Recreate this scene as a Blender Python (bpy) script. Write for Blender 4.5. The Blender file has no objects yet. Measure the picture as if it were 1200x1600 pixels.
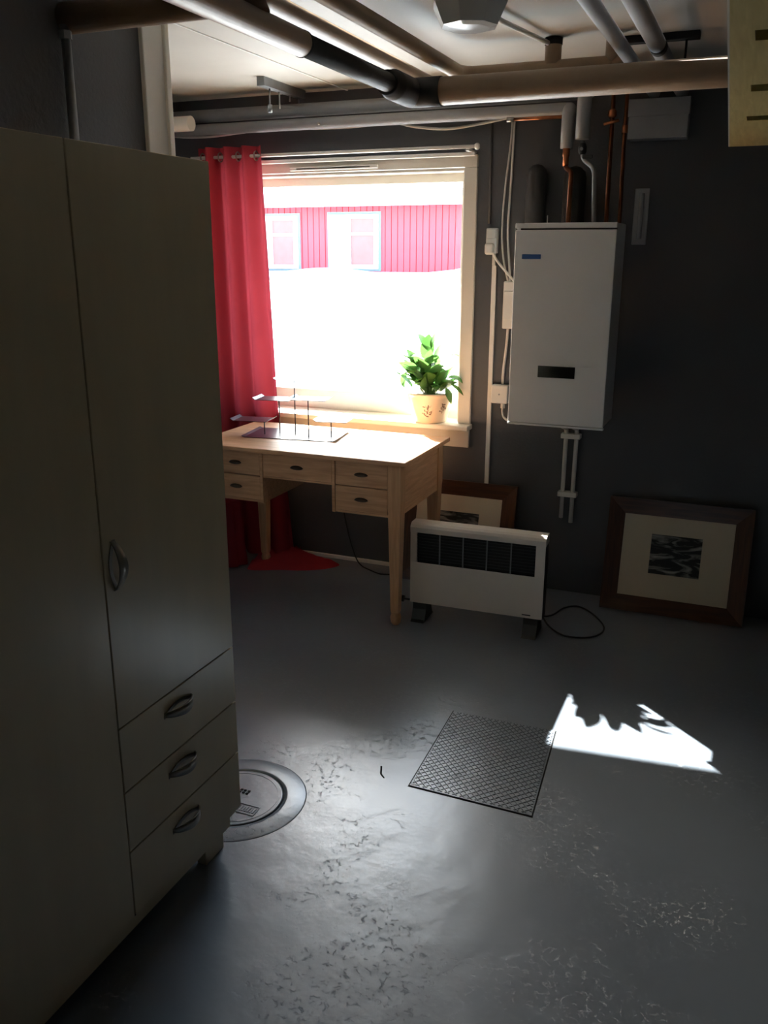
import bpy, bmesh, math, random
from mathutils import Vector, Matrix

random.seed(7)
PI = math.pi
SC = bpy.context.scene
COL = SC.collection

# ------------------------------------------------------------------ camera
H = 1.65
PITCH, YAW, ROLL, FPX = 0.286053, 0.393296, 0.002346, 1380.3
fwd0 = Vector((-math.sin(YAW), math.cos(YAW), 0)); rt0 = Vector((math.cos(YAW), math.sin(YAW), 0)); up0 = Vector((0, 0, 1))
fwd = fwd0 * math.cos(PITCH) - up0 * math.sin(PITCH)
up1 = up0 * math.cos(PITCH) + fwd0 * math.sin(PITCH)
rt = rt0 * math.cos(ROLL) + up1 * math.sin(ROLL)
up = up1 * math.cos(ROLL) - rt0 * math.sin(ROLL)
cd = bpy.data.cameras.new('camera')
cam = bpy.data.objects.new('camera', cd); COL.objects.link(cam)
cd.sensor_fit = 'HORIZONTAL'; cd.sensor_width = 36.0; cd.lens = 36.0 * FPX / 1200.0
cd.clip_start = 0.02; cd.clip_end = 300
m = Matrix((rt, up, -fwd)).transposed().to_4x4(); m.translation = (0, 0, H)
cam.matrix_world = m
SC.camera = cam

# ------------------------------------------------------------------ sky, sun, exposure
w = bpy.data.worlds.new('sky'); SC.world = w; w.use_nodes = True
bg = w.node_tree.nodes['Background']
sky = w.node_tree.nodes.new('ShaderNodeTexSky'); sky.sky_type = 'NISHITA'; sky.sun_disc = False
sky.sun_elevation = math.radians(34.3); sky.sun_rotation = math.radians(-47); sky.dust_density = 1.4; sky.air_density = 1.4
w.node_tree.links.new(sky.outputs[0], bg.inputs[0]); bg.inputs[1].default_value = 1.9
sd = bpy.data.lights.new('sun', 'SUN'); sd.energy = 60.0; sd.angle = math.radians(0.55); sd.color = (1.0, 0.97, 0.93)
sun = bpy.data.objects.new('sun', sd); COL.objects.link(sun)
SUN_DIR = Vector((1.05, -1.0, -1.0))
sun.rotation_euler = SUN_DIR.to_track_quat('-Z', 'Y').to_euler()
# daylight portal in the window opening (a sampling guide for the sky, gives no light of its own)
pd = bpy.data.lights.new('window_daylight', 'AREA'); pd.shape = 'RECTANGLE'; pd.size = 1.4; pd.size_y = 1.15
pd.cycles.is_portal = True
po = bpy.data.objects.new('window_daylight', pd); COL.objects.link(po)
po.location = (-2.05, 4.50, 1.43); po.rotation_euler = (-PI / 2, 0, 0)
vs = SC.view_settings
SC.display_settings.display_device = 'sRGB'
vs.view_transform = 'Standard'; vs.look = 'None'; vs.gamma = 1.0; vs.use_curve_mapping = False
vs.exposure = 0.5
try:
    SC.cycles.max_bounces = 10; SC.cycles.diffuse_bounces = 6; SC.cycles.transparent_max_bounces = 12
    SC.cycles.sample_clamp_indirect = 8.0
    SC.cycles.caustics_reflective = False; SC.cycles.caustics_refractive = False
except Exception:
    pass

# ------------------------------------------------------------------ materials
def new_mat(name):
    mt = bpy.data.materials.new(name); mt.use_nodes = True
    return mt, mt.node_tree, mt.node_tree.nodes['Principled BSDF']

def paint(name, col, rough=0.5, metal=0.0, noise=0.0, nscale=8.0, bump=0.0, bscale=60.0, spec=0.5, coat=0.0, stretch=None, col2=None, rvar=0.0):
    mt, nt, b = new_mat(name)
    b.inputs['Base Color'].default_value = (*col, 1); b.inputs['Roughness'].default_value = rough
    b.inputs['Metallic'].default_value = metal; b.inputs['Specular IOR Level'].default_value = spec
    b.inputs['Coat Weight'].default_value = coat
    tc = nt.nodes.new('ShaderNodeTexCoord'); mp = nt.nodes.new('ShaderNodeMapping')
    nt.links.new(tc.outputs['Object'], mp.inputs[0])
    if stretch: mp.inputs['Scale'].default_value = stretch
    if noise or col2 or rvar:
        n = nt.nodes.new('ShaderNodeTexNoise'); n.inputs['Scale'].default_value = nscale; n.inputs['Detail'].default_value = 5
        nt.links.new(mp.outputs[0], n.inputs['Vector'])
        if noise or col2:
            r = nt.nodes.new('ShaderNodeValToRGB')
            c2 = col2 if col2 else tuple(max(0, c * (1 - noise)) for c in col)
            r.color_ramp.elements[0].position = 0.35; r.color_ramp.elements[1].position = 0.68
            r.color_ramp.elements[0].color = (*c2, 1); r.color_ramp.elements[1].color = (*col, 1)
            nt.links.new(n.outputs['Fac'], r.inputs[0]); nt.links.new(r.outputs[0], b.inputs['Base Color'])
        if rvar:
            mr = nt.nodes.new('ShaderNodeMapRange'); mr.inputs['To Min'].default_value = rough - rvar; mr.inputs['To Max'].default_value = rough + rvar
            nt.links.new(n.outputs['Fac'], mr.inputs['Value']); nt.links.new(mr.outputs[0], b.inputs['Roughness'])
    if bump:
        n2 = nt.nodes.new('ShaderNodeTexNoise'); n2.inputs['Scale'].default_value = bscale; n2.inputs['Detail'].default_value = 6
        nt.links.new(mp.outputs[0], n2.inputs['Vector'])
        bp = nt.nodes.new('ShaderNodeBump'); bp.inputs['Strength'].default_value = bump; bp.inputs['Distance'].default_value = 0.004
        nt.links.new(n2.outputs['Fac'], bp.inputs['Height']); nt.links.new(bp.outputs[0], b.inputs['Normal'])
    return mt

def floor_paint():
    mt, nt, b = new_mat('grey floor paint')
    N = nt.nodes.new; L = nt.links.new
    tc = N('ShaderNodeTexCoord')
    n1 = N('ShaderNodeTexNoise'); n1.inputs['Scale'].default_value = 1.6; n1.inputs['Detail'].default_value = 4
    L(tc.outputs['Object'], n1.inputs['Vector'])
    cr = N('ShaderNodeValToRGB'); cr.color_ramp.elements[0].position = .3; cr.color_ramp.elements[1].position = .7
    cr.color_ramp.elements[0].color = (0.160, 0.186, 0.222, 1); cr.color_ramp.elements[1].color = (0.182, 0.211, 0.252, 1)
    L(n1.outputs['Fac'], cr.inputs[0]); L(cr.outputs[0], b.inputs['Base Color'])
    mr = N('ShaderNodeMapRange'); mr.inputs['To Min'].default_value = .285; mr.inputs['To Max'].default_value = .33
    n4 = N('ShaderNodeTexNoise'); n4.inputs['Scale'].default_value = 3.5; n4.inputs['Detail'].default_value = 5
    L(tc.outputs['Object'], n4.inputs['Vector']); L(n4.outputs['Fac'], mr.inputs['Value']); L(mr.outputs[0], b.inputs['Roughness'])
    # three reliefs: slow trowel waves, fine brush grain, chipped patches where the old coat flaked
    wv = N('ShaderNodeTexNoise'); wv.inputs['Scale'].default_value = 9; wv.inputs['Detail'].default_value = 3
    fg = N('ShaderNodeTexNoise'); fg.inputs['Scale'].default_value = 70; fg.inputs['Detail'].default_value = 4
    pt = N('ShaderNodeTexNoise'); pt.inputs['Scale'].default_value = 55; pt.inputs['Detail'].default_value = 8; pt.inputs['Roughness'].default_value = .72; pt.inputs['Distortion'].default_value = .4
    pm = N('ShaderNodeTexNoise'); pm.inputs['Scale'].default_value = 2.3; pm.inputs['Detail'].default_value = 3
    for n in (wv, fg, pt, pm): L(tc.outputs['Object'], n.inputs['Vector'])
    r1 = N('ShaderNodeMapRange'); r1.interpolation_type = 'SMOOTHSTEP'; r1.inputs['From Min'].default_value = .56; r1.inputs['From Max'].default_value = .64
    L(pt.outputs['Fac'], r1.inputs['Value'])
    r2 = N('ShaderNodeMapRange'); r2.interpolation_type = 'SMOOTHSTEP'; r2.inputs['From Min'].default_value = .46; r2.inputs['From Max'].default_value = .63
    L(pm.outputs['Fac'], r2.inputs['Value'])
    mu = N('ShaderNodeMath'); mu.operation = 'MULTIPLY'; L(r1.outputs[0], mu.inputs[0]); L(r2.outputs[0], mu.inputs[1])
    b1 = N('ShaderNodeBump'); b1.inputs['Strength'].default_value = .35; b1.inputs['Distance'].default_value = .006; L(wv.outputs['Fac'], b1.inputs['Height'])
    b2 = N('ShaderNodeBump'); b2.inputs['Strength'].default_value = .18; b2.inputs['Distance'].default_value = .0012; L(fg.outputs['Fac'], b2.inputs['Height']); L(b1.outputs[0], b2.inputs['Normal'])
    b3 = N('ShaderNodeBump'); b3.inputs['Strength'].default_value = .5; b3.inputs['Distance'].default_value = .0018; b3.invert = True; L(mu.outputs[0], b3.inputs['Height']); L(b2.outputs[0], b3.inputs['Normal'])
    L(b3.outputs[0], b.inputs['Normal'])
    b.inputs['Specular IOR Level'].default_value = 1.0
    return mt

def wood(name, dark, light, scale=(3, 40, 40), rough=.45, ring=2.0):
    mt, nt, b = new_mat(name); N = nt.nodes.new; L = nt.links.new
    tc = N('ShaderNodeTexCoord'); mp = N('ShaderNodeMapping'); mp.inputs['Scale'].default_value = scale
    L(tc.outputs['Object'], mp.inputs[0])
    n = N('ShaderNodeTexNoise'); n.inputs['Scale'].default_value = ring; n.inputs['Detail'].default_value = 6; n.inputs['Distortion'].default_value = .6
    L(mp.outputs[0], n.inputs['Vector'])
    r = N('ShaderNodeValToRGB'); r.color_ramp.elements[0].position = .3; r.color_ramp.elements[1].position = .7
    r.color_ramp.elements[0].color = (*dark, 1); r.color_ramp.elements[1].color = (*light, 1)
    L(n.outputs['Fac'], r.inputs[0]); L(r.outputs[0], b.inputs['Base Color']); b.inputs['Roughness'].default_value = rough
    bp = N('ShaderNodeBump'); bp.inputs['Strength'].default_value = .15; bp.inputs['Distance'].default_value = .001
    L(n.outputs['Fac'], bp.inputs['Height']); L(bp.outputs[0], b.inputs['Normal'])
    return mt

def thin(name, col, trans, gloss=.0):
    mt = bpy.data.materials.new(name); mt.use_nodes = True; nt = mt.node_tree; nt.nodes.clear()
    o = nt.nodes.new('ShaderNodeOutputMaterial'); d = nt.nodes.new('ShaderNodeBsdfDiffuse'); t = nt.nodes.new('ShaderNodeBsdfTranslucent')
    n = nt.nodes.new('ShaderNodeTexNoise'); n.inputs['Scale'].default_value = 6
    tc = nt.nodes.new('ShaderNodeTexCoord'); nt.links.new(tc.outputs['Object'], n.inputs['Vector'])
    r = nt.nodes.new('ShaderNodeValToRGB'); r.color_ramp.elements[0].color = (*[c * .8 for c in col], 1); r.color_ramp.elements[1].color = (*col, 1)
    nt.links.new(n.outputs['Fac'], r.inputs[0])
    nt.links.new(r.outputs[0], d.inputs[0]); nt.links.new(r.outputs[0], t.inputs[0])
    mx = nt.nodes.new('ShaderNodeMixShader'); mx.inputs[0].default_value = trans
    nt.links.new(d.outputs[0], mx.inputs[1]); nt.links.new(t.outputs[0], mx.inputs[2])
    last = mx
    if gloss:
        g = nt.nodes.new('ShaderNodeBsdfGlossy'); g.inputs['Roughness'].default_value = .3
        m2 = nt.nodes.new('ShaderNodeMixShader'); m2.inputs[0].default_value = gloss
        nt.links.new(mx.outputs[0], m2.inputs[1]); nt.links.new(g.outputs[0], m2.inputs[2]); last = m2
    nt.links.new(last.outputs[0], o.inputs[0])
    return mt

def pane_glass():
    mt = bpy.data.materials.new('window glass'); mt.use_nodes = True; nt = mt.node_tree; nt.nodes.clear()
    o = nt.nodes.new('ShaderNodeOutputMaterial'); t = nt.nodes.new('ShaderNodeBsdfTransparent'); t.inputs[0].default_value = (.95, .97, .96, 1)
    g = nt.nodes.new('ShaderNodeBsdfGlossy'); g.inputs['Roughness'].default_value = .01
    lw = nt.nodes.new('ShaderNodeLayerWeight'); lw.inputs[0].default_value = .5
    pw = nt.nodes.new('ShaderNodeMath'); pw.operation = 'POWER'; pw.inputs[1].default_value = 5; nt.links.new(lw.outputs['Facing'], pw.inputs[0])
    f = nt.nodes.new('ShaderNodeMath'); f.operation = 'MULTIPLY_ADD'; f.inputs[1].default_value = .94; f.inputs[2].default_value = .04; nt.links.new(pw.outputs[0], f.inputs[0])
    mx = nt.nodes.new('ShaderNodeMixShader'); nt.links.new(f.outputs[0], mx.inputs[0])
    nt.links.new(t.outputs[0], mx.inputs[1]); nt.links.new(g.outputs[0], mx.inputs[2]); nt.links.new(mx.outputs[0], o.inputs[0])
    return mt

def etching(name, seed):
    """flat print in the picture: a dark engraved landscape with pale sky streaks"""
    mt, nt, b = new_mat(name); N = nt.nodes.new; L = nt.links.new
    tc = N('ShaderNodeTexCoord'); mp = N('ShaderNodeMapping'); mp.inputs['Scale'].default_value = (6, 6, 26); mp.inputs['Location'].default_value = (seed, 0, seed)
    L(tc.outputs['Object'], mp.inputs[0])
    n = N('ShaderNodeTexNoise'); n.inputs['Scale'].default_value = 1.2; n.inputs['Detail'].default_value = 7; n.inputs['Distortion'].default_value = 1.4
    L(mp.outputs[0], n.inputs['Vector'])
    r = N('ShaderNodeValToRGB'); r.color_ramp.elements[0].position = .48; r.color_ramp.elements[1].position = .72
    r.color_ramp.elements[0].color = (.012, .013, .013, 1); r.color_ramp.elements[1].color = (.42, .42, .39, 1)
    L(n.outputs['Fac'], r.inputs[0]); L(r.outputs[0], b.inputs['Base Color']); b.inputs['Roughness'].default_value = .5
    return mt

M = dict(
    floor=floor_paint(),
    wall=paint('dark grey wall paint', (.088, .092, .101), .55, noise=.12, nscale=3, bump=.25, bscale=90),
    wall_rough=paint('rough dark grey plaster', (.085, .085, .088), .6, noise=.15, nscale=5, bump=.9, bscale=35),
    ceiling=paint('warm white ceiling paint', (.55, .525, .475), .6, noise=.08, nscale=3, bump=.1, bscale=50),
    white=paint('white gloss paint', (.84, .82, .78), .35, noise=.05, nscale=6),
    white_plastic=paint('white plastic', (.74, .72, .68), .4, noise=.04, nscale=10),
    cream=paint('cream window paint', (.76, .72, .64), .4, noise=.06, nscale=6),
    enamel=paint('white enamelled steel', (.84, .85, .86), .32, noise=.03, nscale=5),
    laminate=paint('greige wardrobe laminate', (.72, .585, .37), .30, spec=1.0, noise=.07, nscale=5, stretch=(1, 3, .5), bump=.04, bscale=120),
    laminate_dark=paint('near black backing', (.02, .018, .015), .8, noise=.1),
    nickel=paint('brushed nickel', (.42, .39, .34), .32, metal=1, noise=.1, nscale=30),
    pine=wood('old oiled pine', (.54, .285, .145), (.74, .43, .24)),
    pine_y=wood('old oiled pine across', (.54, .285, .145), (.74, .43, .24), scale=(40, 3, 40)),
    pine_z=wood('old oiled pine upright', (.54, .285, .145), (.74, .43, .24), scale=(40, 40, 3)),
    mahogany=wood('red brown frame wood', (.045, .015, .007), (.10, .036, .015), rough=.35),
    mahogany_z=wood('red brown frame wood upright', (.045, .015, .007), (.10, .036, .015), scale=(40, 40, 3), rough=.5),
    yellow_pine=wood('yellowish lacquered pine', (.58, .45, .16), (.72, .58, .25), scale=(40, 3, 40)),
    matboard=paint('aged cream mat board', (.62, .55, .42), .7, noise=.06, nscale=4),
    etch_a=etching('engraved seascape', 3.1), etch_b=etching('engraved buildings', 8.7),
    lag=paint('beige painted pipe lagging', (.33, .235, .155), .5, noise=.12, nscale=7, bump=.35, bscale=45),
    lag_dark=paint('brown pipe lagging', (.20, .135, .09), .5, noise=.12, nscale=7, bump=.35, bscale=45),
    silver_lag=paint('grey pipe lagging', (.36, .37, .39), .42, noise=.1, nscale=9, bump=.3, bscale=50),
    foam=paint('black rubber foam', (.018, .018, .018), .7, noise=.3, nscale=12, bump=.2, bscale=60),
    foam_grey=paint('dark grey pipe jacket', (.045, .046, .048), .6, noise=.2, nscale=12, bump=.2),
    steel=paint('galvanised steel', (.30, .31, .32), .4, metal=.8, noise=.15, nscale=20),
    dull_copper=paint('tarnished copper pipe', (.22, .075, .035), .38, metal=1, noise=.4, nscale=15),
    copper=paint('copper pipe', (.60, .22, .10), .32, metal=1, noise=.35, nscale=15),
    black=paint('black plastic', (.012, .012, .012), .4, noise=.1, nscale=20),
    black_metal=paint('black powder coated metal', (.030, .030, .036), .28, noise=.1, nscale=20),
    blue=paint('blue badge', (.03, .13, .42), .4, noise=.05),
    display=paint('black glass display', (.008, .009, .010), .12, noise=.02),
    heater=paint('cream heater enamel', (.74, .67, .61), .3, noise=.03, nscale=5),
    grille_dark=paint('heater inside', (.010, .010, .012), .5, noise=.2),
    bronze=paint('dark bronze pull', (.10, .07, .05), .4, metal=.7, noise=.2, nscale=40),
    gap=paint('near black matt', (.012, .012, .013), .9, noise=.2),  # near-black tone shared by joints, slots, bands and dark fittings
    curtain=thin('red curtain cloth', (.42, .048, .065), .22),
    leaf=thin('green leaf', (.085, .21, .045), .45, .06),
    stem=paint('green stem', (.14, .26, .06), .5, noise=.2),
    soil=paint('potting soil', (.03, .02, .012), .9, noise=.4, nscale=60, bump=1, bscale=90),
    ceramic=paint('cream glazed ceramic', (.74, .60, .46), .25, noise=.06, nscale=9),
    pot_print=paint('brown floral print', (.16, .09, .07), .3, noise=.1),
    glass=pane_glass(),
    lampglass=paint('frosted white lamp glass', (.55, .56, .56), .18, noise=.02),
    tube=paint('clear tube', (.35, .37, .38), .15, noise=.05),
    red_board=paint('red painted cladding', (.55, .055, .078), .6, noise=.12, nscale=3, stretch=(20, 20, 2)),
    out_white=paint('white painted joinery', (.82, .82, .80), .5, noise=.04),
    out_pane=paint('pane with painted pink reflection', (.24, .11, .12), .2, noise=.1),  # the pinkish reflection in the far pane is put into its colour
    snow=paint('bright trodden ground', (.64, .65, .66), .8, noise=.06, nscale=.5, bump=.5, bscale=3),
    blue_grey=paint('blue grey painted shadow gap', (.16, .22, .26), .6, noise=.1),  # shadow gap round the far window frames, painted as a flat tone
    render_wall=paint('pale rendered outside wall', (.55, .53, .5), .8, noise=.1),
    rope=paint('pale rope', (.8, .78, .74), .7, noise=.1, nscale=50),
)

# ------------------------------------------------------------------ helpers
def box(bm, x0, x1, y0, y1, z0, z1, bev=0.0, seg=2):
    vs_ = [bm.verts.new(p) for p in ((x0, y0, z0), (x1, y0, z0), (x1, y1, z0), (x0, y1, z0), (x0, y0, z1), (x1, y0, z1), (x1, y1, z1), (x0, y1, z1))]
    fs = [bm.faces.new([vs_[i] for i in f]) for f in ((0, 3, 2, 1), (4, 5, 6, 7), (0, 1, 5, 4), (1, 2, 6, 5), (2, 3, 7, 6), (3, 0, 4, 7))]
    if bev:
        es = list({e for f in fs for e in f.edges})
        bmesh.ops.bevel(bm, geom=es, offset=bev, segments=seg, profile=.5, affect='EDGES')
    return bm

def B(*a, **k): return box(bmesh.new(), *a, **k)

def tube(bm, pts, r, n=12, cap=True):
    """swept round tube along points; r a number or a list"""
    pts = [Vector(p) for p in pts]; rs = r if isinstance(r, (list, tuple)) else [r] * len(pts)
    t0 = (pts[1] - pts[0]).normalized(); ref = Vector((0, 0, 1)) if abs(t0.z) < .9 else Vector((1, 0, 0))
    u = t0.cross(ref).normalized(); rings = []
    for i, p in enumerate(pts):
        if i == 0: t = (pts[1] - pts[0]).normalized()
        elif i == len(pts) - 1: t = (pts[-1] - pts[-2]).normalized()
        else: t = ((pts[i + 1] - p).normalized() + (p - pts[i - 1]).normalized()).normalized()
        u = (u - t * u.dot(t)).normalized(); v = t.cross(u)
        rings.append([bm.verts.new(p + (u * math.cos(2 * PI * k / n) + v * math.sin(2 * PI * k / n)) * rs[i]) for k in range(n)])
    for a, b in zip(rings, rings[1:]):
        for k in range(n): bm.faces.new((a[k], a[(k + 1) % n], b[(k + 1) % n], b[k])).smooth = True
    if cap:
        bm.faces.new(rings[0][::-1]); bm.faces.new(rings[-1])
    return bm

def T(pts, r, n=12): return tube(bmesh.new(), pts, r, n)

def bend(pts, rad, seg=6):
    """round the corners of a polyline"""
    pts = [Vector(p) for p in pts]; out = [pts[0]]
    for i in range(1, len(pts) - 1):
        a = (pts[i - 1] - pts[i]); c = (pts[i + 1] - pts[i]); d = min(rad, a.length * .49, c.length * .49)
        p0 = pts[i] + a.normalized() * d; p2 = pts[i] + c.normalized() * d
        for k in range(seg + 1):
            t = k / seg; out.append(p0 * (1 - t) ** 2 + pts[i] * 2 * t * (1 - t) + p2 * t * t)
    out.append(pts[-1]); return out

def smooth_path(pts, sub=6):
    pts = [Vector(p) for p in pts]; P = [pts[0] * 2 - pts[1]] + pts + [pts[-1] * 2 - pts[-2]]; out = []
    for i in range(1, len(P) - 2):
        for k in range(sub):
            t = k / sub; a, b, c, d = P[i - 1:i + 3]
            out.append(.5 * ((2 * b) + (c - a) * t + (2 * a - 5 * b + 4 * c - d) * t * t + (3 * b - a - 3 * c + d) * t ** 3))
    out.append(pts[-1]); return out

def lathe(bm, prof, c=(0, 0, 0), n=24, smooth=True):
    rings = [[bm.verts.new((c[0] + r * math.cos(2 * PI * k / n), c[1] + r * math.sin(2 * PI * k / n), c[2] + z)) for k in range(n)] for r, z in prof]
    for a, b in zip(rings, rings[1:]):
        for k in range(n): bm.faces.new((a[k], a[(k + 1) % n], b[(k + 1) % n], b[k])).smooth = smooth
    bm.faces.new(rings[0][::-1]); bm.faces.new(rings[-1])
    return bm

def base_of(o):
    v = Vector((0, 0, 0))
    while o is not None: v = v + o.location; o = o.parent
    return v

def obj(name, bm, mat, parent=None, world=True, pivot=None):
    """link ONE mesh object; coordinates are world ones, moved into the parent's frame (world=False: already local)"""
    off = base_of(parent) if (parent is not None and world) else Vector((0, 0, 0))
    if pivot is not None: off = Vector(pivot)
    if off.length > 0: bmesh.ops.translate(bm, verts=bm.verts, vec=-off)
    bmesh.ops.recalc_face_normals(bm, faces=bm.faces)
    me = bpy.data.meshes.new(name); bm.to_mesh(me); bm.free()
    for mt in (mat if isinstance(mat, (list, tuple)) else [mat]): me.materials.append(mt)
    o = bpy.data.objects.new(name, me); COL.objects.link(o)
    if parent is not None: o.parent = parent
    if pivot is not None: o.location = Vector(pivot) - (base_of(parent) if parent is not None else Vector((0, 0, 0)))
    return o

def thing(name, label, cat, loc=(0, 0, 0), rot=(0, 0, 0), group=None):
    o = bpy.data.objects.new(name, None); COL.objects.link(o); o.location = loc; o.rotation_euler = rot
    o.empty_display_size = .1; o['label'] = label; o['category'] = cat
    if group: o['group'] = group
    return o

def tag(o, label, cat, group=None):
    o['label'] = label; o['category'] = cat
    if group: o['group'] = group
    return o

def struct(name, bm, mat, parent=None):
    o = obj(name, bm, mat, parent)
    if parent is None: o['kind'] = 'structure'
    return o

def copy_part(o, parent, loc=None):
    c = o.copy(); COL.objects.link(c); c.parent = parent
    if loc is not None: c.location = loc
    return c

# ------------------------------------------------------------------ the room shell
WY = 4.23                                   # inner face of the window wall
CZ = 2.40                                   # ceiling
XR, XL, YB = 1.35, -3.05, -1.6
WX0, WX1, WZ0, WZ1 = -2.66, -1.345, 0.82, 2.03   # window opening

floor = struct('floor', B(XL - .2, XR + .2, YB - .2, WY + .25, -.12, 0), M['floor'])
ceil = struct('ceiling', B(XL - .2, XR + .2, YB - .2, WY + .25, CZ, CZ + .15), M['ceiling'])
obj('ceiling_batten', B(-1.956, -1.948, YB, WY, CZ - .004, CZ + .002), M['white'], ceil)

bm = bmesh.new()
box(bm, XL - .2, WX0, WY, WY + .25, 0, CZ); box(bm, WX1, XR + .2, WY, WY + .25, 0, CZ)
box(bm, WX0, WX1, WY, WY + .25, 0, WZ0); box(bm, WX0, WX1, WY, WY + .25, WZ1, CZ)
struct('wall_back', bm, M['wall'])
struct('wall_right', B(XR, XR + .2, YB, WY, 0, CZ), M['wall'])
struct('wall_front', B(-1.86, XR + .2, YB - .2, YB, 0, CZ), M['wall'])
bm = bmesh.new()
box(bm, -3.05, -1.86, 2.14, 2.50, 0, CZ)
struct('wall_left', bm, M['wall'])
struct('wall_left_near', B(-2.05, -1.845, YB - .2, 2.14, 0, CZ), M['wall_rough'])
struct('wall_alcove', B(XL - .2, XL, 2.50, WY, 0, CZ), M['wall'])
t1 = struct('trim_1', B(-2.02, -1.845, 2.50, 2.615, 0, CZ - .001, bev=.004), M['white'])
obj('bead', B(-1.852, -1.835, 2.60, 2.625, 0.001, CZ - .001, bev=.003), M['cream'], t1)
bm = bmesh.new()
box(bm, XL, -1.62, WY - .014, WY, .0, .022, bev=.004)
struct('baseboard_back', bm, M['white'])

# ------------------------------------------------------------------ window in the back wall
win = bpy.data.objects.new('window_1', None); COL.objects.link(win); win['kind'] = 'structure'; win.location = ((WX0 + WX1) / 2, WY, WZ0)
obj('casing', B(WX1 - .002, WX1 + .062, WY - .018, WY + .01, WZ0, WZ1, bev=.004), M['cream'], win)
obj('casing', B(WX0 - .062, WX0 + .002, WY - .018, WY + .01, WZ0, WZ1, bev=.004), M['cream'], win)
obj('casing', B(WX0 - .062, WX1 + .062, WY - .020, WY + .01, WZ1, WZ1 + .055, bev=.004), M['cream'], win)
obj('apron', B(WX0 - .06, WX1 + .058, WY - .018, WY, .70, WZ0 - .026, bev=.003), M['cream'], win)
obj('window_sill', B(WX0 - .06, WX1 + .070, WY - .085, WY + .13, WZ0 - .026, WZ0 + .001, bev=.006), M['cream'], win)
# linings of the reveal
obj('lining', B(WX0, WX1, WY + .01, WY + .13, WZ1 - .012, WZ1), M['cream'], win)
obj('lining', B(WX1 - .012, WX1, WY + .01, WY + .13, WZ0, WZ1 - .012), M['cream'], win)
obj('lining', B(WX0, WX0 + .012, WY + .01, WY + .13, WZ0, WZ1 - .012), M['cream'], win)
# sash and pane
GY = WY + .14
gx0, gx1, gz0, gz1 = WX0 + .06, -1.398, 0.925, 1.977
obj('sash_rail', B(WX0, WX1, GY - .02, GY + .035, gz1, WZ1 - .005, bev=.004), M['cream'], win)
obj('sash_rail', B(WX0, WX1, GY - .02, GY + .035, WZ0, gz0, bev=.004), M['cream'], win)
obj('sash_stile', B(gx1, WX1, GY - .02, GY + .035, gz0, gz1, bev=.004), M['cream'], win)
obj('sash_stile', B(WX0, gx0, GY - .02, GY + .035, gz0, gz1, bev=.004), M['cream'], win)
obj('pane', B(gx0, gx1, GY + .006, GY + .012, gz0, gz1), M['glass'], win)
tv = obj('trickle_vent', B(-2.26, -1.78, WY - .034, WY - .018, 2.040, 2.058, bev=.004), M['white_plastic'], win)
obj('vent_slot', B(-2.22, -1.82, WY - .036, WY - .033, 2.046, 2.050), M['gap'], tv)

# overhanging eave outside, above the window
# ------------------------------------------------------------------ floor: inspection hatch with tread plate
def quadp(u, v, c):      # bilinear on the plate's four corners
    a = Vector(c[0]).lerp(Vector(c[1]), u); b = Vector(c[3]).lerp(Vector(c[2]), u); return a.lerp(b, v)
HC = [(-.873, 2.325), (-.473, 2.318), (-.512, 2.843), (-.892, 2.837)]
def prism(bm, pts, z0, z1):
    lo = [bm.verts.new((p[0], p[1], z0)) for p in pts]; hi = [bm.verts.new((p[0], p[1], z1)) for p in pts]
    bm.faces.new(lo[::-1]); bm.faces.new(hi)
    for i in range(len(pts)): j = (i + 1) % len(pts); bm.faces.new((lo[i], lo[j], hi[j], hi[i]))
    return bm
# canopy outside over the window, its front edge slightly out of square with the wall
def ce(x): return 5.082 + .106 * (x + 2.98)
e = obj('roof_eave', prism(bmesh.new(), [(-6, WY + .25), (4, WY + .25), (4, ce(4)), (-6, ce(-6))], 2.40, 2.52), M['render_wall']); e['kind'] = 'structure'
obj('fascia', prism(bmesh.new(), [(-6, ce(-6)), (4, ce(4)), (4, ce(4) + .03), (-6, ce(-6) + .03)], 2.36, 2.56), M['out_white'], e)

hatch = thing('floor_hatch', 'square grey painted tread plate hatch with raised diamond lattice set in the floor', 'hatch', (-.69, 2.58, 0))
def grow(c, g):
    cx = sum(p[0] for p in c) / 4; cy = sum(p[1] for p in c) / 4
    return [(p[0] + g * (1 if p[0] > cx else -1), p[1] + g * (1 if p[1] > cy else -1)) for p in c]
obj('joint', prism(bmesh.new(), grow(HC, .005), -.01, .0008), M['gap'], hatch)
obj('plate', prism(bmesh.new(), HC, .0, .0035), M['floor'], hatch)
bm = bmesh.new(); NU, NV = 16, 20
def rib(bm, u0, v0, u1, v1, w_=.0032, h=.0022):
    a = quadp(u0, v0, HC); b = quadp(u1, v1, HC); d = (b - a).normalized(); n = Vector((-d.y, d.x)) * w_; z = .0034
    A = [bm.verts.new((*(a + n), z)), bm.verts.new((*(a - n), z)), bm.verts.new((*(b - n), z)), bm.verts.new((*(b + n), z))]
    n2 = n * .35; t = [bm.verts.new((*(a + n2), z + h)), bm.verts.new((*(a - n2), z + h)), bm.verts.new((*(b - n2), z + h)), bm.verts.new((*(b + n2), z + h))]
    bm.faces.new(t)
    for i in range(4): j = (i + 1) % 4; bm.faces.new((A[i], A[j], t[j], t[i]))
e0, e1 = .012, .988
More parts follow.
